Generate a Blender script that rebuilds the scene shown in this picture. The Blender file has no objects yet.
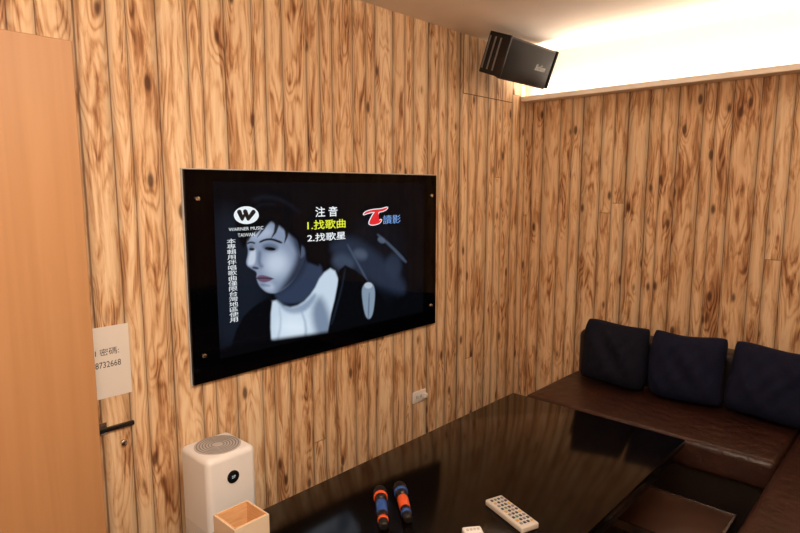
import bpy, bmesh, math, random
import numpy as np
from mathutils import Vector, Matrix, Euler
random.seed(4)
scene = bpy.context.scene
scene.view_settings.view_transform = 'Standard'
COL = scene.collection

# ------------------------------------------------------------------ camera
CAM = Vector((2.0, 0.0, 1.56))
PITCH = math.radians(7.6); YAW = math.radians(43.0)
cam_data = bpy.data.cameras.new("camera"); cam = bpy.data.objects.new("camera", cam_data)
COL.objects.link(cam); cam.location = CAM
cam.rotation_euler = Euler((math.radians(90) - PITCH, 0, YAW), 'XYZ')
cam_data.sensor_width = 36; cam_data.lens = 36 * 585 / 800
cam_data.clip_start = 0.02
scene.camera = cam

def lin(c):
    return tuple(((v/255)/12.92 if v/255 <= 0.04045 else ((v/255+0.055)/1.055)**2.4) for v in c)
def lin4(c): return lin(c) + (1.0,)

# wall coordinates (Y,Z on the X=0 wall) of a traced picture point
def wall_yz(px, py):
    xr = (px-400)/585; yu = (266.5-py)/585
    s, c = math.sin(PITCH), math.cos(PITCH)
    h = c + s*yu; z = -s + c*yu
    X = -math.sin(YAW)*h + math.cos(YAW)*xr
    Y = math.cos(YAW)*h + math.sin(YAW)*xr
    t = CAM.x / -X
    return (Y*t, CAM.z + z*t)

# ------------------------------------------------------------------ node helper
class NB:
    def __init__(self, name):
        self.m = bpy.data.materials.new(name); self.m.use_nodes = True
        self.t = self.m.node_tree; self.n = self.t.nodes; self.l = self.t.links
        self.b = self.n['Principled BSDF']
    def put(self, sock, v):
        if isinstance(v, bpy.types.NodeSocket): self.l.new(v, sock)
        elif v is not None: sock.default_value = v
    def math(self, op, a, b=None, c=None, clamp=False):
        n = self.n.new('ShaderNodeMath'); n.operation = op; n.use_clamp = clamp
        self.put(n.inputs[0], a); self.put(n.inputs[1], b)
        if c is not None: self.put(n.inputs[2], c)
        return n.outputs[0]
    def comb(self, x, y, z):
        n = self.n.new('ShaderNodeCombineXYZ')
        for i, v in enumerate((x, y, z)): self.put(n.inputs[i], v)
        return n.outputs[0]
    def obj(self):
        return self.n.new('ShaderNodeTexCoord').outputs['Object']
    def sep(self, v):
        n = self.n.new('ShaderNodeSeparateXYZ'); self.l.new(v, n.inputs[0]); return n.outputs
    def noise(self, v, scale=5, detail=2, rough=.5, dist=0):
        n = self.n.new('ShaderNodeTexNoise'); self.put(n.inputs['Vector'], v)
        n.inputs['Scale'].default_value = scale; n.inputs['Detail'].default_value = detail
        n.inputs['Roughness'].default_value = rough; n.inputs['Distortion'].default_value = dist
        return n.outputs[0]
    def ramp(self, f, stops, interp='LINEAR'):
        n = self.n.new('ShaderNodeValToRGB'); self.put(n.inputs[0], f)
        cr = n.color_ramp; cr.interpolation = interp
        while len(cr.elements) < len(stops): cr.elements.new(0.5)
        for e, (p, c) in zip(cr.elements, stops):
            e.position = p; e.color = c if len(c) == 4 else lin4(c)
        return n.outputs[0]
    def mr(self, v, a, b, c, d, smooth=True):
        n = self.n.new('ShaderNodeMapRange')
        if smooth: n.interpolation_type = 'SMOOTHSTEP'
        self.put(n.inputs[0], v)
        for i, x in enumerate((a, b, c, d)): n.inputs[i+1].default_value = x
        return n.outputs[0]
    def mix(self, f, a, b, mode='MIX'):
        n = self.n.new('ShaderNodeMix'); n.data_type = 'RGBA'; n.blend_type = mode
        self.put(n.inputs[0], f)
        self.put(n.inputs[6], a); self.put(n.inputs[7], b)
        return n.outputs[2]
    def bump(self, h, strength=.2, dist=.005):
        n = self.n.new('ShaderNodeBump'); n.inputs['Strength'].default_value = strength
        n.inputs['Distance'].default_value = dist; self.put(n.inputs['Height'], h)
        self.l.new(n.outputs[0], self.b.inputs['Normal'])

def simple(name, col, rough=.5, metal=0, spec=.5, var=.06, scale=30, bump=0, bscale=200, coat=0, bdist=.002):
    nb = NB(name); o = nb.obj()
    f = nb.noise(o, scale, 3)
    a = lin4(col)
    lo = tuple(x*(1-var) for x in a[:3]) + (1,); hi = tuple(min(1, x*(1+var)) for x in a[:3]) + (1,)
    nb.put(nb.b.inputs['Base Color'], nb.ramp(f, [(.3, lo), (.7, hi)]))
    nb.b.inputs['Roughness'].default_value = rough; nb.b.inputs['Metallic'].default_value = metal
    nb.b.inputs['Specular IOR Level'].default_value = spec
    if coat: nb.b.inputs['Coat Weight'].default_value = coat
    if bump: nb.bump(nb.noise(o, bscale, 3), bump, bdist)
    return nb.m

def wallpaper(name, axis, seed):
    nb = NB(name); s = nb.sep(nb.obj()); u = s[axis]; z = s[2]
    M = nb.math
    w1 = M('MULTIPLY', M('SINE', M('MULTIPLY', u, 23.0)), .017)
    w2 = M('MULTIPLY', M('SINE', M('MULTIPLY_ADD', u, 51.0, 1.0+seed)), .007)
    p = M('DIVIDE', M('ADD', M('ADD', u, w1), w2), .088)
    p = M('ADD', p, 100+seed)
    idn = M('FLOOR', p); f = M('FRACT', p)
    wn = nb.n.new('ShaderNodeTexWhiteNoise'); wn.noise_dimensions = '1D'; nb.put(wn.inputs['W'], idn)
    r = wn.outputs['Value']
    jz = M('DIVIDE', M('ADD', z, M('MULTIPLY', r, 40.0)), 7.0)
    jid = M('FLOOR', jz); jf = M('FRACT', jz)
    wn2 = nb.n.new('ShaderNodeTexWhiteNoise'); wn2.noise_dimensions = '2D'
    nb.put(wn2.inputs['Vector'], nb.comb(idn, jid, 0.0)); r2 = wn2.outputs['Value']
    zz = M('ADD', z, M('MULTIPLY', r2, 9.0)); k = M('MULTIPLY', M('ADD', idn, jid), 3.71)
    wob = M('MULTIPLY', M('SUBTRACT', nb.noise(nb.comb(0.0, M('MULTIPLY', zz, 3.0), k), 1.0, 2), .5), .03)
    uu = M('ADD', u, wob)
    # knots
    vo = nb.n.new('ShaderNodeTexVoronoi'); vo.inputs['Scale'].default_value = 1.0
    nb.put(vo.inputs['Vector'], nb.comb(M('MULTIPLY', u, 11.5), M('MULTIPLY', zz, 4.6), k))
    kd = vo.outputs['Distance']
    knot = nb.mr(kd, .07, .18, 1.0, 0.0)
    halo = nb.mr(kd, .10, .55, 1.0, 0.0)
    # pointed (cathedral) grain running up the middle of each plank
    xl = M('ADD', M('SUBTRACT', f, .5), M('MULTIPLY', wob, 8.0))
    x2 = M('MULTIPLY', xl, xl)
    sgn = M('MULTIPLY_ADD', M('GREATER_THAN', r2, .5), 2.0, -1.0)
    low = nb.noise(nb.comb(M('MULTIPLY', uu, 14.0), M('MULTIPLY', zz, 2.2), k), 1.0, 2, .5)
    ph = M('ADD', M('MULTIPLY', zz, 6.0), M('MULTIPLY', M('MULTIPLY', x2, 9.0), sgn))
    ph = M('ADD', ph, M('MULTIPLY', low, 6.0)); ph = M('ADD', ph, M('MULTIPLY', halo, 1.3))
    cath = M('MULTIPLY_ADD', M('SINE', M('MULTIPLY', ph, 6.2832)), .5, .5)
    cath = M('POWER', cath, 2.2)
    fine = nb.noise(nb.comb(M('MULTIPLY', uu, 140.0), M('MULTIPLY', zz, 5.5), k), 1.0, 3, .65)
    stain = nb.noise(nb.comb(M('MULTIPLY', uu, 28.0), M('MULTIPLY', zz, 3.8), M('ADD', k, 50.0)), 1.0, 4, .62, .7)
    stain = nb.mr(stain, .34, .57, 0.0, 1.0)
    mask = nb.mr(nb.noise(nb.comb(M('MULTIPLY', uu, 9.0), M('MULTIPLY', zz, 2.6), M('ADD', k, 20.0)), 1.0, 1), .38, .6, .15, 1.0)
    t = M('MULTIPLY', stain, .37)
    t = M('ADD', t, M('MULTIPLY', fine, .50))
    t = M('ADD', t, M('MULTIPLY', r2, .16))
    t = M('ADD', t, .12)
    t = M('SUBTRACT', t, M('MULTIPLY', M('MULTIPLY', cath, mask), .27))
    t = M('SUBTRACT', t, M('MULTIPLY', halo, .10))
    col = nb.ramp(t, [(.06, (110, 68, 42)), (.28, (168, 119, 79)), (.50, (214, 170, 126)), (.70, (236, 202, 160)), (.92, (250, 226, 190))])
    col = nb.mix(M('MULTIPLY', knot, .85), col, lin4((76, 42, 25)))
    edge = M('MINIMUM', f, M('SUBTRACT', 1.0, f))
    gap = nb.mr(edge, .012, .045, 1.0, 0.0)
    soft = nb.mr(edge, .02, .28, .38, 0.0)
    jg = nb.mr(M('MINIMUM', jf, M('SUBTRACT', 1.0, jf)), .00015, .0004, .6, 0.0)
    g = M('MAXIMUM', M('MAXIMUM', M('MULTIPLY', gap, .80), M('MULTIPLY', soft, M('ADD', fine, .35))), jg)
    col = nb.mix(g, col, lin4((82, 46, 27)))
    nb.put(nb.b.inputs['Base Color'], col)
    nb.b.inputs['Roughness'].default_value = .55
    nb.b.inputs['Specular IOR Level'].default_value = .3
    nb.bump(M('SUBTRACT', fine, gap), .1, .002)
    return nb.m

M_wallY = wallpaper("plank_wallpaper_long", 1, 0.3)
M_wallX = wallpaper("plank_wallpaper_end", 0, 7.6)
M_ceil = simple("ceiling_paint", (246, 234, 222), .9, var=.02, scale=4)
M_white_paint = simple("cove_paint", (230, 218, 204), .85, var=.02)
M_floor = simple("floor_tile", (60, 38, 28), .35, var=.2, scale=6)
M_panelglass = simple("black_glass", (3, 3, 5), .05, spec=.15, var=.02)
M_tabletop = simple("table_glass", (12, 8, 6), .11, spec=.19, var=.1, scale=3)
M_black = simple("black_laminate", (14, 11, 9), .35)
M_steel = simple("brushed_steel", (205, 200, 195), .25, metal=1)
M_chrome = simple("chrome", (225, 225, 225), .12, metal=1)
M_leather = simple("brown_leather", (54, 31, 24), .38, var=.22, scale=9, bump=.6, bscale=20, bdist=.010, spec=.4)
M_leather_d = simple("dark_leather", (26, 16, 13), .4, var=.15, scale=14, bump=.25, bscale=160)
M_navy = simple("navy_fabric", (19, 23, 46), .9, var=.2, scale=60, bump=.4, bscale=500, spec=.2)
M_blackfab = simple("midnight_fabric", (18, 20, 35), .9, var=.2, scale=60, bump=.4, bscale=500, spec=.2)
M_plastic = simple("white_plastic", (236, 234, 232), .4, var=.015)
M_cream = simple("cream_plastic", (200, 194, 184), .4, var=.015)
M_grey = simple("grey_plastic", (120, 118, 118), .5)
M_mgrey = simple("vent_grey_plastic", (140, 137, 135), .5)
M_dgrey = simple("dark_grey_plastic", (52, 50, 52), .5)
M_lgrey = simple("light_grey_plastic", (196, 192, 190), .5)
M_blackpl = simple("black_plastic", (16, 15, 17), .4)
M_spk = simple("speaker_cabinet", (34, 22, 19), .5, bump=.2)
M_cloth = simple("speaker_cloth", (14, 12, 13), .8, bump=.5, bscale=900)
M_paper = simple("paper", (232, 226, 218), .8, var=.01)
M_ink = simple("ink", (75, 70, 72), .8)
M_orange = simple("orange_rubber", (215, 85, 40), .5)
M_blue = simple("blue_rubber", (38, 78, 150), .5)
M_yellow = simple("yellow_plastic", (200, 160, 60), .5)
M_green = simple("green_plastic", (80, 130, 90), .5)
M_silver = simple("silver_paint", (120, 116, 112), .45, metal=.5)
M_red = simple("red_plastic", (165, 55, 50), .5)
M_seam = simple("panel_seam", (110, 70, 44), .8)
M_stool = simple("brown_wood_top", (60, 35, 24), .45, var=.2, scale=10)

def doorwood():
    nb = NB("door_veneer"); s = nb.sep(nb.obj())
    v = nb.comb(nb.math('MULTIPLY', s[1], 28.0), nb.math('MULTIPLY', s[0], 28.0), nb.math('MULTIPLY', s[2], 1.1))
    f = nb.noise(v, 1.0, 4, .55, .4)
    nb.put(nb.b.inputs['Base Color'], nb.ramp(f, [(.25, (184, 136, 91)), (.75, (196, 149, 104))]))
    nb.b.inputs['Roughness'].default_value = .45
    return nb.m
M_door = doorwood()
def lightwood():
    nb = NB("bamboo_wood"); s = nb.sep(nb.obj())
    v = nb.comb(nb.math('MULTIPLY', s[0], 20.0), nb.math('MULTIPLY', s[1], 20.0), nb.math('MULTIPLY', s[2], 160.0))
    nb.put(nb.b.inputs['Base Color'], nb.ramp(nb.noise(v, 1.0, 3), [(.3, (214, 166, 118)), (.7, (230, 190, 142))]))
    return nb.m
M_box = lightwood()

def emis(name, col, strength=1.0):
    nb = NB(name)
    nb.b.inputs['Base Color'].default_value = (0, 0, 0, 1)
    nb.b.inputs['Emission Color'].default_value = lin4(col)
    nb.b.inputs['Emission Strength'].default_value = strength
    return nb.m
M_txtw = emis("screen_white", (232, 240, 245)); M_txty = emis("screen_yellow", (225, 235, 60))
M_txtr = emis("screen_red", (225, 40, 45)); M_txtb = emis("screen_blue", (120, 165, 230)); M_txtk = emis("screen_black", (8, 10, 14))

# ------------------------------------------------------------------ object helpers
def link(o, parent=None):
    COL.objects.link(o)
    if parent: o.parent = parent
    return o
def meta(o, label, cat, group=None):
    o["label"] = label; o["category"] = cat
    if group: o["group"] = group
    return o
def empty(name, loc, label, cat, rot=(0, 0, 0), group=None):
    e = bpy.data.objects.new(name, None); e.empty_display_size = .05
    e.location = loc; e.rotation_euler = rot; COL.objects.link(e)
    return meta(e, label, cat, group)
def finish(bm, name, mat, parent=None, smooth=True, loc=(0, 0, 0), rot=(0, 0, 0), angle=35):
    bmesh.ops.recalc_face_normals(bm, faces=bm.faces[:])
    me = bpy.data.meshes.new(name); bm.to_mesh(me); bm.free()
    for m in (mat if isinstance(mat, (list, tuple)) else [mat]): me.materials.append(m)
    if smooth:
        for p in me.polygons: p.use_smooth = True
        try: me.set_sharp_from_angle(angle=math.radians(angle))
        except Exception: pass
    o = bpy.data.objects.new(name, me); link(o, parent); o.location = loc; o.rotation_euler = rot
    return o
def add_box(bm, a, b, bev=0, seg=2, vertical_only=False):
    r = bmesh.ops.create_cube(bm, size=1); vs = r['verts']
    for v in vs:
        v.co = Vector(((a[i]+b[i])/2 + v.co[i]*(b[i]-a[i]) for i in range(3)))
    if bev:
        es = list({e for v in vs for e in v.link_edges})
        if vertical_only: es = [e for e in es if abs(e.verts[0].co.z-e.verts[1].co.z) > 1e-5]
        bmesh.ops.bevel(bm, geom=es, offset=bev, segments=seg, profile=.5, affect='EDGES')
def box(name, a, b, mat, parent=None, bev=0, seg=2, origin=(0, 0, 0), vo=False, **k):
    bm = bmesh.new(); O = Vector(origin)
    add_box(bm, Vector(a)-O, Vector(b)-O, bev, seg, vo)
    return finish(bm, name, mat, parent, smooth=bev > 0, **k)
def lathe(bm, prof, seg=28, axis='Z', at=(0, 0, 0)):
    rings = []
    for (r, h) in prof:
        ring = []
        for i in range(seg):
            a = 2*math.pi*i/seg
            c, s = r*math.cos(a), r*math.sin(a)
            p = {'Z': (c, s, h), 'X': (h, c, s), 'Y': (c, h, s)}[axis]
            ring.append(bm.verts.new(Vector(p)+Vector(at)))
        rings.append(ring)
    for a, b in zip(rings, rings[1:]):
        for i in range(seg): bm.faces.new((a[i], a[(i+1) % seg], b[(i+1) % seg], b[i]))
    bm.faces.new(rings[0]); bm.faces.new(rings[-1])

def text_object(name, s, mat, yz0, yz1, x, parent=None, origin=(0, 0, 0), bold=0.0, shear=0.0, vertical=False):
    """text lying on a plane facing +X, fitted into the box yz0..yz1"""
    cu = bpy.data.curves.new(name, 'FONT'); cu.body = s; cu.size = 1; cu.offset = bold; cu.resolution_u = 3
    cu.shear = shear
    if vertical: cu.space_line = 1.0
    to = bpy.data.objects.new(name, cu); COL.objects.link(to)
    bpy.context.view_layer.update()
    dg = bpy.context.evaluated_depsgraph_get()
    me = bpy.data.meshes.new_from_object(to.evaluated_get(dg))
    bpy.data.objects.remove(to); bpy.data.curves.remove(cu)
    n = len(me.vertices)
    if n == 0: return None
    co = np.zeros(n*3); me.vertices.foreach_get('co', co); co = co.reshape(-1, 3)
    lo, hi = co.min(0), co.max(0)
    sy = (yz1[0]-yz0[0])/max(1e-6, hi[0]-lo[0]); sz = (yz1[1]-yz0[1])/max(1e-6, hi[1]-lo[1])
    out = np.stack([np.full(n, x), yz0[0]+(co[:, 0]-lo[0])*sy, yz0[1]+(co[:, 1]-lo[1])*sz], 1) - np.array(origin)
    me.vertices.foreach_set('co', out.ravel()); me.update()
    me.materials.clear(); me.materials.append(mat)
    me.name = name
    o = bpy.data.objects.new(name, me); link(o, parent)
    return o

# ------------------------------------------------------------------ room
RX, RY0, RY1, CZ = 2.6, -1.3, 3.35, 2.39
def struct(o): o["kind"] = "structure"; return o
struct(box("wall_left", (-.12, RY0-.12, 0), (0, RY1+.12, CZ), M_wallY))
struct(box("wall_back", (0, RY1, 0), (RX, RY1+.12, CZ), M_wallX))
struct(box("wall_right", (RX, RY0-.12, 0), (RX+.12, RY1+.12, CZ), M_wallY))
struct(box("wall_front", (0, RY0-.12, 0), (RX, RY0, CZ), M_wallX))
struct(box("floor", (-.12, RY0-.12, -.1), (RX+.12, RY1+.12, 0), M_floor))
struct(box("ceiling", (-.12, RY0-.12, CZ), (RX+.12, RY1+.12, CZ+.1), M_ceil))
struct(box("trim_1", (0, RY1-.008, 2.10), (RX, RY1, CZ), M_white_paint))
bm = bmesh.new()
add_box(bm, (0, 3.255, 2.095), (RX, RY1-.008, 2.105)); add_box(bm, (0, 3.247, 2.095), (RX, 3.257, 2.124))
struct(finish(bm, "trim_2", M_white_paint, smooth=False))
y0, z0 = wall_yz(463, 93); y1, _ = wall_yz(512, 101)
bm = bmesh.new()
add_box(bm, (0, y0-.002, z0), (.002, y0+.002, CZ)); add_box(bm, (0, y0, z0-.002), (.002, y1, z0+.002))
struct(finish(bm, "trim_3", M_seam, smooth=False))
d = box("door_1", (.16, -.25, .0), (.20, .61, 1.962), M_door, bev=.002, seg=1); struct(d)

# ------------------------------------------------------------------ lights
def area(name, loc, rot, sx, sy, e, col):
    l = bpy.data.lights.new(name, 'AREA'); l.shape = 'RECTANGLE'; l.size = sx; l.size_y = sy
    l.energy = e; l.color = col
    o = bpy.data.objects.new(name, l); o.location = loc; o.rotation_euler = rot; COL.objects.link(o); return o
WARM = (1, .845, .69)
area("ceiling_light", (1.5, .6, 2.37), (0, math.radians(22), 0), .8, 1.4, 35, WARM)
area("cove_light", (RX/2, 3.298, 2.112), (math.pi+.35, 0, 0), RX-.1, .07, 19, (1, .88, .74))
pl = bpy.data.lights.new("room_fill", 'POINT'); pl.energy = 45; pl.shadow_soft_size = .18; pl.color = WARM  # added fill without a fixture, brightens the ceiling and upper walls
po = bpy.data.objects.new("room_fill", pl); po.location = (1.85, .1, 2.02); COL.objects.link(po)
w = bpy.data.worlds.new("world"); scene.world = w; w.use_nodes = True
w.node_tree.nodes['Background'].inputs[0].default_value = (.9, .7, .55, 1)
w.node_tree.nodes['Background'].inputs[1].default_value = .12

# ------------------------------------------------------------------ television behind glass
TY0, TY1, TZ0, TZ1 = 1.006, 2.404, .836, 1.628
O = (0, (TY0+TY1)/2, TZ0)
tv = empty("television", O, "large flat television behind black glass showing a music menu", "television")
box("glass_panel", (0.000, TY0, TZ0), (.022, TY1, TZ1), M_panelglass, tv, bev=.002, seg=1, origin=O)
bm = bmesh.new()
for (a, b) in (((TY0-.004, TZ0-.004), (TY0, TZ1+.004)), ((TY1, TZ0-.004), (TY1+.004, TZ1+.004)), ((TY0, TZ0-.004), (TY1, TZ0)), ((TY0, TZ1), (TY1, TZ1+.004))):
    add_box(bm, Vector((.0, a[0], a[1]))-Vector(O), Vector((.010, b[0], b[1]))-Vector(O))
finish(bm, "frame", M_lgrey, tv, smooth=False)
for (py, pz) in ((TY0+.045, TZ1-.105), (TY0+.045, TZ0+.105), (TY1-.045, TZ1-.105), (TY1-.045, TZ0+.105)):
    bm = bmesh.new(); lathe(bm, [(.010, 0), (.010, .005), (.008, .008), (.003, .009)], 20, 'X')
    o = finish(bm, "screw", M_chrome, tv, loc=Vector((.022, py, pz))-Vector(O)); o["label"] = "chrome mounting screw"
# screen picture painted per vertex
SY0, SY1, SZ0, SZ1 = 1.115, 2.30, .915, 1.585
NU, NV = 480, 270
gy, gz = np.meshgrid(np.linspace(SY0, SY1, NU), np.linspace(SZ0, SZ1, NV))
def sdf(poly, py, pz):
    pts = [wall_yz(*p) for p in poly]; n = len(pts)
    dmin = np.full(py.shape, 1e9); inside = np.zeros(py.shape, bool)
    for i in range(n):
        ax, ay = pts[i]; bx, by = pts[(i+1) % n]
        ex, ey = bx-ax, by-ay
        t = np.clip(((py-ax)*ex+(pz-ay)*ey)/(ex*ex+ey*ey+1e-12), 0, 1)
        dmin = np.minimum(dmin, np.hypot(py-ax-t*ex, pz-ay-t*ey))
        c = ((ay > pz) != (by > pz)) & (py < (bx-ax)*(pz-ay)/((by-ay) if abs(by-ay) > 1e-12 else 1e-12)+ax)
        inside ^= c
    return np.where(inside, -dmin, dmin)
def smooth_poly(p, it=2):
    for _ in range(it):
        q = []
        for i in range(len(p)):
            a, b = p[i], p[(i+1) % len(p)]
            q += [(a[0]*.75+b[0]*.25, a[1]*.75+b[1]*.25), (a[0]*.25+b[0]*.75, a[1]*.25+b[1]*.75)]
        p = q
    return p
img = np.zeros((NV, NU, 3)); img[:] = lin((3, 5, 9))
def paint(poly, col, blur=.006, op=1.0, sm=2):
    global img
    if len(poly) < 18 and sm: poly = smooth_poly(poly, sm)
    a = np.clip(.5-sdf(poly, gy, gz)/(2*blur), 0, 1); a = a*a*(3-2*a)*op
    img = img*(1-a[..., None]) + np.array(lin(col))*a[..., None]
def ell(cx, cy, rx, ry, rot=0, n=18):
    r = math.radians(rot); out = []
    for i in range(n):
        a = 2*math.pi*i/n; x, y = rx*math.cos(a), ry*math.sin(a)
        out.append((cx+x*math.cos(r)-y*math.sin(r), cy+x*math.sin(r)+y*math.cos(r)))
    return out
def stroke(pts, w0, w1, col, blur=.003, op=1.0):
    L_, R_ = [], []
    n = len(pts)
    for i, p in enumerate(pts):
        a = pts[max(0, i-1)]; b = pts[min(n-1, i+1)]
        dx, dy = b[0]-a[0], b[1]-a[1]; l = math.hypot(dx, dy)+1e-9
        w = (w0+(w1-w0)*i/(n-1))/2
        L_.append((p[0]-dy/l*w, p[1]+dx/l*w)); R_.append((p[0]+dy/l*w, p[1]-dx/l*w))
    paint(L_+R_[::-1], col, blur, op, sm=1)
HAIR = (4, 6, 10)
paint([(205, 205), (250, 215), (268, 290), (245, 345), (205, 345)], (19, 26, 37), .06)
paint([(345, 215), (402, 220), (402, 300), (350, 300)], (9, 14, 22), .05)
paint([(322, 246), (345, 234), (372, 250), (402, 280), (402, 296), (372, 284), (345, 266)], (36, 48, 68), .03, .85)
paint(ell(340, 262, 11, 8, 20), (62, 76, 98), .024, .75)
paint(ell(357, 254, 7, 5, 20), (80, 94, 114), .018, .7)
paint(ell(390, 266, 8, 12, 0), (38, 52, 72), .022, .8)
stroke([(374, 234), (388, 246), (403, 262)], 2.2, 3, (76, 92, 114), .006, .7)
stroke([(344, 244), (354, 262), (366, 284)], 1.8, 2, (70, 86, 108), .006, .7)
paint(ell(378, 240, 4, 2.6, 30), (84, 98, 118), .006, .8)
# figure on the screen
paint([(232, 222), (236, 202), (254, 187), (292, 185), (316, 198), (325, 222), (324, 252), (312, 272), (292, 262), (250, 240), (236, 236)], HAIR, .012)
paint([(270, 284), (298, 262), (312, 258), (322, 272), (308, 300), (284, 304), (272, 298)], (46, 58, 82), .010)
paint([(246, 226), (256, 212), (284, 212), (298, 226), (304, 244), (301, 262), (291, 280), (277, 292), (266, 293), (257, 287), (253, 278), (254, 271.5), (249, 268.5), (242, 264), (245.5, 252), (243.5, 243), (242.5, 232)], (132, 147, 172), .004)
paint(ell(273, 263, 11, 12, 25), (190, 203, 222), .04, .95)
paint(ell(258, 233, 11, 6, -12), (170, 183, 206), .02, .85)
paint([(248.5, 246), (252.5, 246), (252.5, 262), (248.5, 265.5), (243.5, 263.8)], (198, 209, 226), .007, .85)
paint(ell(266, 286, 5, 4, 20), (176, 189, 210), .014, .8)
paint([(292, 236), (306, 244), (304, 266), (291, 284), (272, 295), (277, 287), (287, 273), (294, 257)], (30, 40, 60), .022, .95)
paint([(282, 226), (300, 230), (305, 250), (296, 253), (287, 240)], (40, 52, 74), .022, .9)
paint(ell(299, 251, 3.2, 6.5, 12), (84, 97, 122), .007, .75)
# hair falling across the forehead to one side
paint([(233, 232), (234, 206), (254, 188), (300, 187), (320, 210), (325, 246), (315, 266), (304, 262), (301, 248), (294, 240), (285, 233), (276, 226), (268, 222), (261, 226), (254, 231), (248, 235), (244, 242), (240, 248), (236, 240)], HAIR, .008, sm=0)
for pts, w in (([(266, 214), (262, 226), (254, 237)], 6), ([(274, 216), (273, 230), (268, 238)], 6), ([(282, 222), (284, 234), (281, 243)], 6), ([(292, 230), (297, 242), (297, 256)], 6), ([(254, 220), (249, 230), (245, 240)], 6), ([(262, 216), (257, 228), (250, 236)], 5)):
    stroke(pts, w, .6, HAIR, .004, .95)
stroke([(250, 200), (262, 196), (280, 200), (296, 212)], 3, 1, (22, 29, 42), .014, .7)
stroke([(246, 214), (256, 204), (272, 204)], 2, 1, (18, 24, 36), .010, .7)
# brows, eyes, nose, mouth
stroke([(256, 242), (262, 239.2), (269, 238.8), (279, 242.6)], 1.9, 2.4, (10, 12, 20), .003)
stroke([(243.8, 243.4), (247.6, 241.6), (252, 243)], 1.6, 1.8, (10, 12, 20), .003)
paint(ell(267, 247, 8, 4.2, 5), (66, 78, 102), .012, .75)
paint(ell(248.6, 247.5, 3.6, 3, 0), (76, 86, 110), .008, .7)
paint(ell(267, 248.4, 5.6, 1.8, 6), (6, 8, 14), .003)
paint(ell(248.6, 248.8, 2.8, 1.4, 0), (6, 8, 16), .003)
paint(ell(252.2, 267.4, 3.4, 1.2, 10), (38, 44, 64), .004)
paint([(255, 250), (258.5, 251), (257, 262), (261, 266), (257, 268.5), (254, 262)], (88, 100, 126), .010, .8)
paint([(252.8, 276.6), (257.5, 274), (266, 276), (271, 278.2), (263, 282), (256, 281)], (104, 78, 102), .003)
stroke([(253, 277.8), (262, 277.4), (271, 278.4)], 1.1, .8, (28, 24, 40), .002)
paint(ell(262, 284.6, 5, 1.2, 8), (86, 98, 124), .007, .7)
# clothing
paint([(264, 345), (262, 312), (270, 297), (283, 308), (298, 304), (310, 291), (318, 274), (330, 266), (337, 284), (330, 345)], (194, 211, 228), .007, sm=1)
paint([(271, 297), (284, 308), (300, 304), (312, 291), (313, 297), (302, 312), (284, 314)], (116, 135, 162), .012, .8)
paint(ell(290, 326, 15, 9, 0), (222, 236, 247), .05, .8)
paint([(306, 308), (320, 290), (334, 345), (316, 345)], (96, 115, 142), .028, .85)
stroke([(298, 310), (303, 324), (302, 342)], 1.5, 3, (140, 158, 182), .009, .7)
stroke([(276, 306), (278, 322), (274, 342)], 1.2, 2.5, (150, 168, 190), .009, .6)
paint([(225, 355), (236, 320), (252, 304), (270, 295), (267, 318), (269, 352)], (4, 6, 10), .006, sm=1)
paint([(322, 352), (326, 320), (333, 292), (337, 262), (356, 272), (376, 292), (398, 320), (404, 345)], (4, 6, 10), .006, sm=1)
stroke([(342, 268), (338, 290), (328, 324)], 1.5, 2, (26, 34, 48), .006, .8)
paint([(358, 292), (360, 284), (366, 281), (371, 285), (372, 296), (369, 318), (362, 318)], (128, 146, 166), .005)
paint(ell(365, 285, 4, 3), (185, 198, 212), .004, .8); stroke([(366, 292), (365, 318)], 1.5, 1.5, (84, 100, 122), .004, .8)
paint([(205, 352), (240, 342), (345, 328), (404, 316), (404, 352), (300, 372), (205, 372)], (2, 3, 6), .012)
verts = np.stack([np.zeros(NU*NV), gy.ravel()-O[1], gz.ravel()-O[2]], 1)
i = np.arange(NU*NV).reshape(NV, NU)
faces = np.stack([i[:-1, :-1].ravel(), i[:-1, 1:].ravel(), i[1:, 1:].ravel(), i[1:, :-1].ravel()], 1)
me = bpy.data.meshes.new("screen"); me.from_pydata(verts.tolist(), [], faces.tolist()); me.update()
at = me.color_attributes.new("picture", 'FLOAT_COLOR', 'POINT')
at.data.foreach_set('color', np.concatenate([img.reshape(-1, 3), np.ones((NU*NV, 1))], 1).astype(np.float32).ravel())
nb = NB("screen_picture"); a = nb.n.new('ShaderNodeAttribute'); a.attribute_name = "picture"
nb.b.inputs['Base Color'].default_value = (.002, .002, .003, 1); nb.b.inputs['Roughness'].default_value = .06
nb.b.inputs['Specular IOR Level'].default_value = .1
nb.l.new(a.outputs['Color'], nb.b.inputs['Emission Color']); nb.b.inputs['Emission Strength'].default_value = 1.0
me.materials.append(nb.m)
so = bpy.data.objects.new("screen", me); link(so, tv); so.location = (.0226, 0, 0)
so["label"] = "lit screen picture of a dark-haired person in white shirt"
def scr(name, s, mat, p0, p1, **k):
    return text_object(name, s, mat, wall_yz(*p0), wall_yz(*p1), k.pop('x', .0234), tv, O, **k)
scr("caption", "注 音", M_txtw, (312, 217), (334, 206), bold=.012)
scr("caption", "1.找歌曲", M_txty, (304, 230), (342, 218.5), bold=.012)
scr("caption", "2.找歌星", M_txtw, (304, 242), (342, 231), bold=.012)
scr("caption", "\n".join("本專輯用伴唱歌曲僅限台灣地區使用"), M_txtw, (226.5, 322), (232.5, 238), bold=.0, vertical=True)
scr("logo_lettering", "WARNER MUSIC", M_txtw, (225.5, 231), (260, 225.8))
scr("logo_lettering", "TAIWAN", M_txtw, (234.5, 236.8), (251.5, 232.2))
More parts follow.
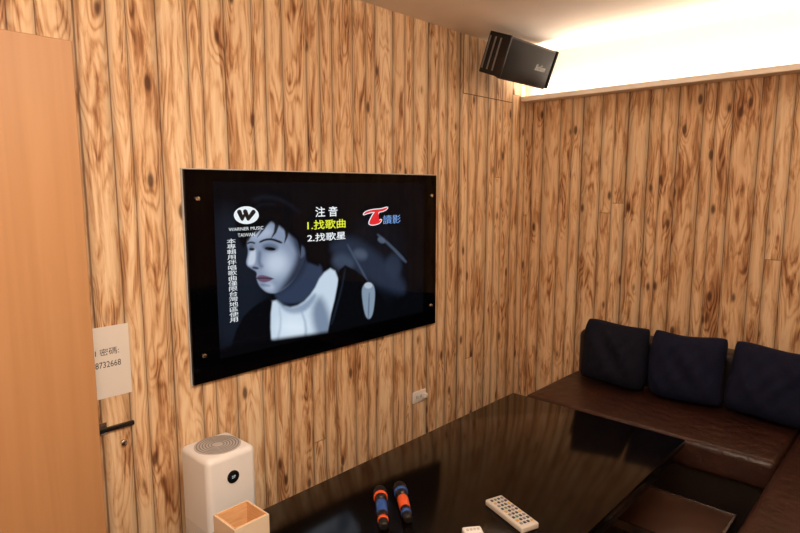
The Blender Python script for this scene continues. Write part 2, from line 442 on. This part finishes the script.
def flat(name, polys, mat, x, parent, org):
    bm = bmesh.new()
    for p in polys:
        vs = [bm.verts.new((x-org[0], wall_yz(*q)[0]-org[1], wall_yz(*q)[1]-org[2])) for q in p]
        bm.faces.new(vs)
    bmesh.ops.triangulate(bm, faces=bm.faces[:])
    return finish(bm, name, mat, parent, smooth=False)
flat("logo_oval", [ell(243, 215, 12.4, 8.8, 0, 40)], M_txtw, .0232, tv, O)
def capsule(x0, y0, x1, y1, r0, r1, n=10):
    dx, dy = x1-x0, y1-y0; a0 = math.atan2(dy, dx); out = []
    for i in range(n+1):
        a = a0+math.pi/2+math.pi*i/n; out.append((x0+r0*math.cos(a), y0+r0*math.sin(a)))
    for i in range(n+1):
        a = a0-math.pi/2+math.pi*i/n; out.append((x1+r1*math.cos(a), y1+r1*math.sin(a)))
    return out
for k, p in enumerate(((236.0, 211.8, 238.8, 218.6, 2.3, 1.8), (238.8, 218.8, 241.6, 213.6, 1.7, 1.2), (241.8, 211.4, 244.8, 218.6, 2.2, 1.8), (244.8, 218.8, 250.0, 211.8, 1.7, 2.2))):
    flat("logo_mark", [capsule(*p)], M_txtk, .0238+.00005*k, tv, O)
def grow(p, d):
    out = []; n = len(p)
    for i in range(n):
        a, b, c = p[i-1], p[i], p[(i+1) % n]
        def nrm(u, v):
            dx, dy = v[0]-u[0], v[1]-u[1]; l = math.hypot(dx, dy)+1e-9; return (dy/l, -dx/l)
        n1, n2 = nrm(a, b), nrm(b, c); nx, ny = n1[0]+n2[0], n1[1]+n2[1]; l = math.hypot(nx, ny)+1e-9
        out.append((b[0]+nx/l*d, b[1]+ny/l*d))
    return out
T1 = smooth_poly([(359.5, 215), (362, 211.4), (370, 209.4), (378, 209), (385, 206.6), (382, 210.2), (376, 211.8), (368, 212), (363, 213.4)], 2)
T2 = smooth_poly([(372, 210.5), (376.4, 210.5), (372.4, 217), (369.4, 221.4), (374, 221.6), (378.5, 218.6), (376.6, 223), (369, 225), (365, 223.6), (367.4, 218)], 2)
flat("logo_outline", [grow(T1, .8)], M_txtw, .0232, tv, O); flat("logo_outline", [grow(T2, .8)], M_txtw, .02325, tv, O)
flat("logo_mark", [T1], M_txtr, .0238, tv, O); flat("logo_mark", [T2], M_txtr, .0239, tv, O)
scr("logo_lettering", "讀影", M_txtb, (379.5, 224), (397, 214.4), x=.0244)

# ------------------------------------------------------------------ paper notice
O2 = (0, .66, .86)
note = empty("paper_notice", O2, "white paper notice with printed lettering taped to the planked wall", "notice")
box("sheet", (0, .50, .866), (.0018, .79, 1.108), M_paper, note, origin=O2)
yy, zz_ = wall_yz(97, 357); ye, _ = wall_yz(119, 353)
text_object("lettering", "WIFI 密碼:", M_ink, (ye-.130, zz_), (ye, zz_+.024), .0023, note, O2)
yy, zz_ = wall_yz(94, 370); ye, _ = wall_yz(121, 366)
text_object("lettering", "8732668", M_ink, (yy+.004, zz_), (ye, zz_+.021), .0023, note, O2, bold=.004)

# ------------------------------------------------------------------ latch on wall
O3 = (0, .70, .74)
la = empty("door_latch", O3, "dark metal latch bar with small lock on the planked wall", "latch")
box("bar", (0, .58, .752), (.014, .787, .766), M_blackpl, la, bev=.002, origin=O3)
box("plate", (0, .60, .742), (.004, .70, .784), M_steel, la, bev=.001, origin=O3)
yk, zk = wall_yz(123, 442)
bm = bmesh.new(); lathe(bm, [(.010, 0), (.010, .012), (.007, .014), (.002, .014)], 20, 'X', Vector((0, yk, zk))-Vector(O3))
finish(bm, "lock_cylinder", M_steel, la)

# ------------------------------------------------------------------ outlet
yo, zo = wall_yz(419, 396); O4 = (0, yo, zo-.035)
ou = empty("power_outlet", O4, "white wall socket plate with a plugged-in white plug", "power outlet")
box("plate", (0, yo-.055, zo-.030), (.008, yo+.050, zo+.032), M_plastic, ou, bev=.003, origin=O4)
for dy in (.0, .030):
    bm = bmesh.new()
    for ds in (0, .011): add_box(bm, Vector((.008, yo+dy+ds-.03, zo-.008))-Vector(O4), Vector((.009, yo+dy+ds-.028, zo+.008))-Vector(O4))
    finish(bm, "socket", M_ink, ou, smooth=False)
box("plug", (.009, yo+.020, zo-.013), (.030, yo+.044, zo+.013), M_paper, ou, bev=.005, origin=O4)

# ------------------------------------------------------------------ loudspeaker
L, H, D = .47, .215, .14
sp = empty("loudspeaker", (.200, 2.885, 2.250), "dark box loudspeaker tilted downward on a bracket at the ceiling corner", "speaker", rot=(0, math.radians(20), 0))
bm = bmesh.new()
prof = [(-D/2, -H/2+.03), (-D/2, H/2), (D/2, H/2), (D/2, -H/2)]
a_ = [bm.verts.new((x, -L/2, z)) for x, z in prof]; b_ = [bm.verts.new((x, L/2, z)) for x, z in prof]
bm.faces.new(a_); bm.faces.new(b_)
for k in range(4): bm.faces.new((a_[k], a_[(k+1) % 4], b_[(k+1) % 4], b_[k]))
bmesh.ops.bevel(bm, geom=bm.edges[:], offset=.006, segments=2, profile=.5, affect='EDGES')
finish(bm, "cabinet", M_spk, sp)
# bowed front grille
bm = bmesh.new(); N = 12; rows = []
for i in range(N+1):
    y = -L/2+.012+(L-.024)*i/N; q = 2*i/N-1; row = []
    for j in range(7):
        v = 2*j/6-1; row.append(bm.verts.new((D/2+.004+.018*(1-q**4)*(1-abs(v)**6)**.5, y, v*(H/2-.010))))
    rows.append(row)
for i in range(N):
    for j in range(6): bm.faces.new((rows[i][j], rows[i+1][j], rows[i+1][j+1], rows[i][j+1]))
ed = [e for e in bm.edges if e.is_boundary]
ret = bmesh.ops.extrude_edge_only(bm, edges=ed)
for v in [g for g in ret['geom'] if isinstance(g, bmesh.types.BMVert)]: v.co.x = D/2-.004
finish(bm, "grille", M_cloth, sp, angle=50)
for ys in (-L/2-.012, L/2):
    bm = bmesh.new(); add_box(bm, (-D/2+.01, ys, -H/2+.008), (D/2+.012, ys+.012, H/2+.002), .005, 3)
    finish(bm, "side_panel", M_blackpl, sp)
for k in range(3):
    bm = bmesh.new(); add_box(bm, (-D/2+.02+k*.035, -L/2-.016, -H/2+.03), (-D/2+.028+k*.035, -L/2-.011, H/2-.02))
    finish(bm, "side_rib", M_grey, sp, smooth=False)
text_object("lettering", "BoSon", M_silver, (.035, -.018), (.140, .014), D/2+.0228, sp, (0, 0, 0), shear=.35)
bm = bmesh.new(); add_box(bm, (-.085, -.05, -.06), (-.073, .05, .06)); finish(bm, "bracket_plate", M_steel, sp, smooth=False)
bm = bmesh.new(); add_box(bm, (-.185, -.02, -.02), (-.073, .02, .02), .003)
finish(bm, "bracket_arm", M_blackpl, sp)

# ------------------------------------------------------------------ table
TX0, TX1, TYa, TYb, TZ = .48, 1.30, .40, 2.465, .54
O5 = (.89, 1.43, 0)
tb = empty("low_table", O5, "long low table with glossy black glass top beside the sofa", "table")
box("tabletop", (TX0, TYa, TZ-.03), (TX1, TYb, TZ), M_tabletop, tb, bev=.003, origin=O5)
box("apron", (TX0+.03, TYa+.03, TZ-.10), (TX1-.03, TYb-.03, TZ-.03), M_black, tb, bev=.003, origin=O5)
for y in (.75, 1.80):
    for x in (TX0+.08, TX1-.16):
        box("leg", (x, y, .0), (x+.06, y+.06, TZ-.10), M_black, tb, bev=.004, origin=O5)

# ------------------------------------------------------------------ stool tucked under the table
O9 = (1.33, 2.27, 0)
st = empty("stool", O9, "low square brown wood stool with steel rim tucked under table", "stool")
box("seat", (1.16, 2.11, .272), (1.50, 2.44, .30), M_stool, st, bev=.004, origin=O9)
bm = bmesh.new()
for a, b in (((1.152, 2.102, .27), (1.508, 2.11, .303)), ((1.152, 2.44, .27), (1.508, 2.448, .303)), ((1.152, 2.11, .27), (1.16, 2.44, .303)), ((1.50, 2.11, .27), (1.508, 2.44, .303))):
    add_box(bm, Vector(a)-Vector(O9), Vector(b)-Vector(O9))
finish(bm, "rim", M_steel, st, smooth=False)
for x in (1.17, 1.46):
    for y in (2.12, 2.40): box("leg", (x, y, 0), (x+.03, y+.03, .272), M_black, st, bev=.002, origin=O9)

# ------------------------------------------------------------------ sofa
O6 = (1.4, 2.6, 0)
sf = empty("sectional_sofa", O6, "brown leather corner sofa with low backrest against the planked wall", "sofa")
def soft_box(name, a, b, mat, bev=.035):
    bm = bmesh.new(); add_box(bm, Vector(a)-Vector(O6), Vector(b)-Vector(O6), bev, 4)
    return finish(bm, name, mat, sf, angle=60)
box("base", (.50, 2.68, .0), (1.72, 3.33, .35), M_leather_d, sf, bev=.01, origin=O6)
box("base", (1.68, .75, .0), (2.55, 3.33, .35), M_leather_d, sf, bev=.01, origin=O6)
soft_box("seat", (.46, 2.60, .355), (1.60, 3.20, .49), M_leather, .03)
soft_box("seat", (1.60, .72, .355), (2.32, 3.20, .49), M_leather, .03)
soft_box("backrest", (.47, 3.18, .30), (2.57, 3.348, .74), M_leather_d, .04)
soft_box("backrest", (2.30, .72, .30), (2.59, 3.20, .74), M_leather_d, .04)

# ------------------------------------------------------------------ cushions
def cushion_mesh(w, h, t, seed):
    rnd = random.Random(seed); bm = bmesh.new(); N = 34
    ph = [rnd.uniform(0, 6) for _ in range(8)]
    def pt(i, j, side):
        u = -1+2*i/N; v = -1+2*j/N
        r = 1-.085*(abs(u)**4)*(abs(v)**4)
        x = u*w/2*r*(1-.02*(1-v*v)*abs(u)**2); z = v*h/2*r*(1-.03*(1-u*u)*abs(v)**2)
        z -= .014*math.cos(1.6*u)*(v+1)/2
        x += .005*math.sin(3*v+ph[4]); z += .004*math.sin(3*u+ph[5])
        m = (1-u*u)*(1-v*v)
        th = t/2*max(0, (1-abs(u)**2.8)*(1-abs(v)**2.8))**.5*(1-.2*v)
        th += .010*math.sin(5*u+ph[0])*math.sin(4*v+ph[1])*m
        th += .007*math.sin(9*u+6*v+ph[2])*m + .004*math.sin(15*u-9*v+ph[3])*m
        return (x, side*th, z)
    g = {}
    for s in (1, -1):
        for i in range(N+1):
            for j in range(N+1):
                if s == -1 and (i in (0, N) or j in (0, N)): g[s, i, j] = g[1, i, j]
                else: g[s, i, j] = bm.verts.new(pt(i, j, s))
        for i in range(N):
            for j in range(N):
                bm.faces.new((g[s, i, j], g[s, i+1, j], g[s, i+1, j+1], g[s, i, j+1]))
    return bm
cus = finish(cushion_mesh(.362, .350, .17, 1), "cushion", M_blackfab, angle=80)
cus.location = (.745, 3.055, .674); cus.rotation_euler = (math.radians(-12), math.radians(1), math.radians(0))
meta(cus, "midnight black fabric throw cushion leaning on the sofa backrest", "cushion", "throw cushions on the sofa")
for k, (x, z, ry, rz, w_, sd) in enumerate(((1.112, .674, -1, 0, .362, 5), (1.496, .674, 2, 0, .390, 9))):
    tmp = finish(cushion_mesh(w_, .350, .17, sd), "cushion", M_navy, angle=80)
    tmp.location = (x, 3.053, z); tmp.rotation_euler = (math.radians(-12), math.radians(ry), math.radians(rz))
    meta(tmp, "dark navy fabric throw cushion leaning on the sofa backrest", "cushion", "throw cushions on the sofa")

# ------------------------------------------------------------------ air purifier
PX0, PX1, PY0, PY1, PZ = .09, .28, .905, 1.095, .66
O7 = ((PX0+PX1)/2, (PY0+PY1)/2, 0)
ap = empty("air_purifier", O7, "white tower air purifier with round black display beside the table", "air purifier")
def puribody():
    nb = NB("purifier_shell"); s = nb.sep(nb.obj()); M = nb.math
    a = M('FRACT', M('MULTIPLY', M('ADD', s[0], s[1]), 140.0)); b = M('FRACT', M('MULTIPLY', s[2], 140.0))
    d = M('ADD', M('POWER', M('SUBTRACT', a, .5), 2.0), M('POWER', M('SUBTRACT', b, .5), 2.0))
    hole = M('MULTIPLY', nb.mr(d, .04, .10, 1.0, 0.0), M('LESS_THAN', s[2], .40))
    nb.put(nb.b.inputs['Base Color'], nb.mix(M('MULTIPLY', hole, .6), lin4((240, 240, 240)), lin4((110, 106, 104))))
    nb.b.inputs['Roughness'].default_value = .4
    return nb.m
box("body", (PX0, PY0, .012), (PX1, PY1, PZ), puribody(), ap, bev=.022, seg=5, origin=O7)
box("foot", (PX0+.015, PY0+.015, 0), (PX1-.015, PY1-.015, .013), M_grey, ap, bev=.0, origin=O7)
bm = bmesh.new(); lathe(bm, [(.080, 0), (.080, .0015), (.078, .002)], 48, 'Z', (0, 0, PZ)); finish(bm, "top_grille", M_lgrey, ap)
bm = bmesh.new()
for r0 in (.074, .064, .054, .044, .034, .024):
    seg = 40; A = []; B = []
    for q in range(seg):
        a = 2*math.pi*q/seg
        A.append(bm.verts.new((r0*math.cos(a), r0*math.sin(a), PZ+.0026))); B.append(bm.verts.new(((r0-.0045)*math.cos(a), (r0-.0045)*math.sin(a), PZ+.0026)))
    for q in range(seg): bm.faces.new((A[q], A[(q+1) % seg], B[(q+1) % seg], B[q]))
finish(bm, "vent_slats", M_mgrey, ap, smooth=False)
bm = bmesh.new(); lathe(bm, [(.0225, 0), (.0225, .003), (.020, .004)], 32, 'X')
finish(bm, "display", [M_blackpl], ap, loc=(PX1-O7[0], 0, .575))
text_object("display_digits", "27", M_txtw, (-.007, -.004), (.007, .005), PX1-O7[0]+.0048, ap, (0, 0, -.575))

# ------------------------------------------------------------------ small open box
O8 = (.60, .835, TZ)
wb = empty("storage_box", O8, "small open square cream box with wood-coloured inside on the table", "box")
bm = bmesh.new(); W, HH, T = .056, .095, .004
for a, b in (((-W, -W, 0), (W, W, T)), ((-W, -W, T), (-W+T, W, HH)), ((W-T, -W, T), (W, W, HH)), ((-W+T, -W, T), (W-T, -W+T, HH)), ((-W+T, W-T, T), (W-T, W, HH))):
    add_box(bm, a, b)
finish(bm, "case", simple("cream_shell", (228, 212, 188), .5, var=.01), wb, smooth=False)
bm = bmesh.new(); w2 = W-T; hh = HH+.001
for a, b in (((-w2, -w2, T), (w2, w2, T+.002)), ((-w2, -w2, T), (-w2+.003, w2, hh)), ((w2-.003, -w2, T), (w2, w2, hh)), ((-w2, -w2, T), (w2, -w2+.003, hh)), ((-w2, w2-.003, T), (w2, w2, hh))):
    add_box(bm, a, b)
finish(bm, "lining", M_box, wb, smooth=False)

# ------------------------------------------------------------------ microphones
def microphone(head, tail, c1, c2, lab):
    d = Vector((tail[0]-head[0], tail[1]-head[1], 0)); Ln = d.length; ang = math.atan2(d.y, d.x)
    R = .023
    tilt = math.asin((R-.017)/Ln)*.9
    e = empty("microphone", (head[0], head[1], TZ+R+.001), lab, "microphone", rot=(0, tilt, ang), group="microphones on the table")
    def part(name, prof, mat):
        bm = bmesh.new(); lathe(bm, prof, 28, 'X'); return finish(bm, name, mat, e, angle=40)
    gr = simple("mic_mesh_"+c1.name, (26, 25, 29), .45, metal=.6, bump=.9, bscale=700)
    part("head_grille", [(.004, -.023), (.012, -.020), (.019, -.012), (.0225, -.002), (.0225, .012), (.021, .024)], gr)
    part("ring", [(.0225, .024), (.0232, .027), (.0232, .033), (.021, .036)], c1)
    part("body", [(.020, .036), (.0175, .052), (.0160, .10), (.0150, Ln-.045)], M_blackpl)
    part("grip_sleeve", [(.0178, .066), (.0184, .070), (.0174, .120), (.0162, .123)], c2)
    part("end_cap", [(.0155, Ln-.045), (.0170, Ln-.042), (.0170, Ln-.034), (.0150, Ln-.031)], c1)
    part("antenna_base", [(.0150, Ln-.031), (.0150, Ln-.008), (.010, Ln-.002)], M_blackpl)
    bm = bmesh.new(); add_box(bm, (.052, -.004, .0145), (.062, .004, .0190), .001); finish(bm, "switch", M_silver, e)
microphone((.712, 1.285), (.857, 1.155), M_orange, M_blue, "black microphone with orange ring and blue sleeve lying on the table")
microphone((.740, 1.350), (.885, 1.232), M_blue, M_orange, "black microphone with blue ring and orange sleeve lying on the table")

# ------------------------------------------------------------------ remote controls
def remote(c, ang, Ln, Wd, lab, rows, body_mat, plate, mats):
    e = empty("remote_control", (c[0], c[1], TZ), lab, "remote control", rot=(0, 0, ang), group="remote controls on the table")
    bm = bmesh.new(); add_box(bm, (-Ln/2, -Wd/2, 0), (Ln/2, Wd/2, .020), .005, 3); finish(bm, "body", body_mat, e)
    bm = bmesh.new(); add_box(bm, (-Ln/2+.010, -Wd/2+.008, .020), (Ln/2-.010, Wd/2-.008, .0206)); finish(bm, "face_plate", plate, e, smooth=False)
    cols = 4; meshes = {}
    for i in range(rows):
        for j in range(cols):
            x = -Ln/2+.020+i*(Ln-.04)/(rows-1); y = (j-(cols-1)/2)*(Wd-.026)/(cols-1)
            m = mats[(i*3+j*5+(i*j) % 3) % len(mats)]
            if m.name not in meshes:
                bm = bmesh.new(); add_box(bm, (-.0048, -.0040, 0), (.0048, .0040, .0025), .001); b = finish(bm, "button", m, e); meshes[m.name] = b
            else:
                b = meshes[m.name].copy(); COL.objects.link(b)
            b.parent = e; b.location = (x, y, .0206)
remote((1.085, 1.492), math.atan2(-.062, .179), .185, .066, "cream remote control with small dark and coloured buttons on table", 9, M_cream, M_lgrey,
       [M_dgrey, M_dgrey, M_grey, M_yellow, M_dgrey, M_green, M_grey, M_red, M_dgrey])
remote((1.110, 1.285), math.radians(-38), .17, .058, "plain white remote control lying near the microphones", 6, M_plastic, M_plastic, [M_lgrey])
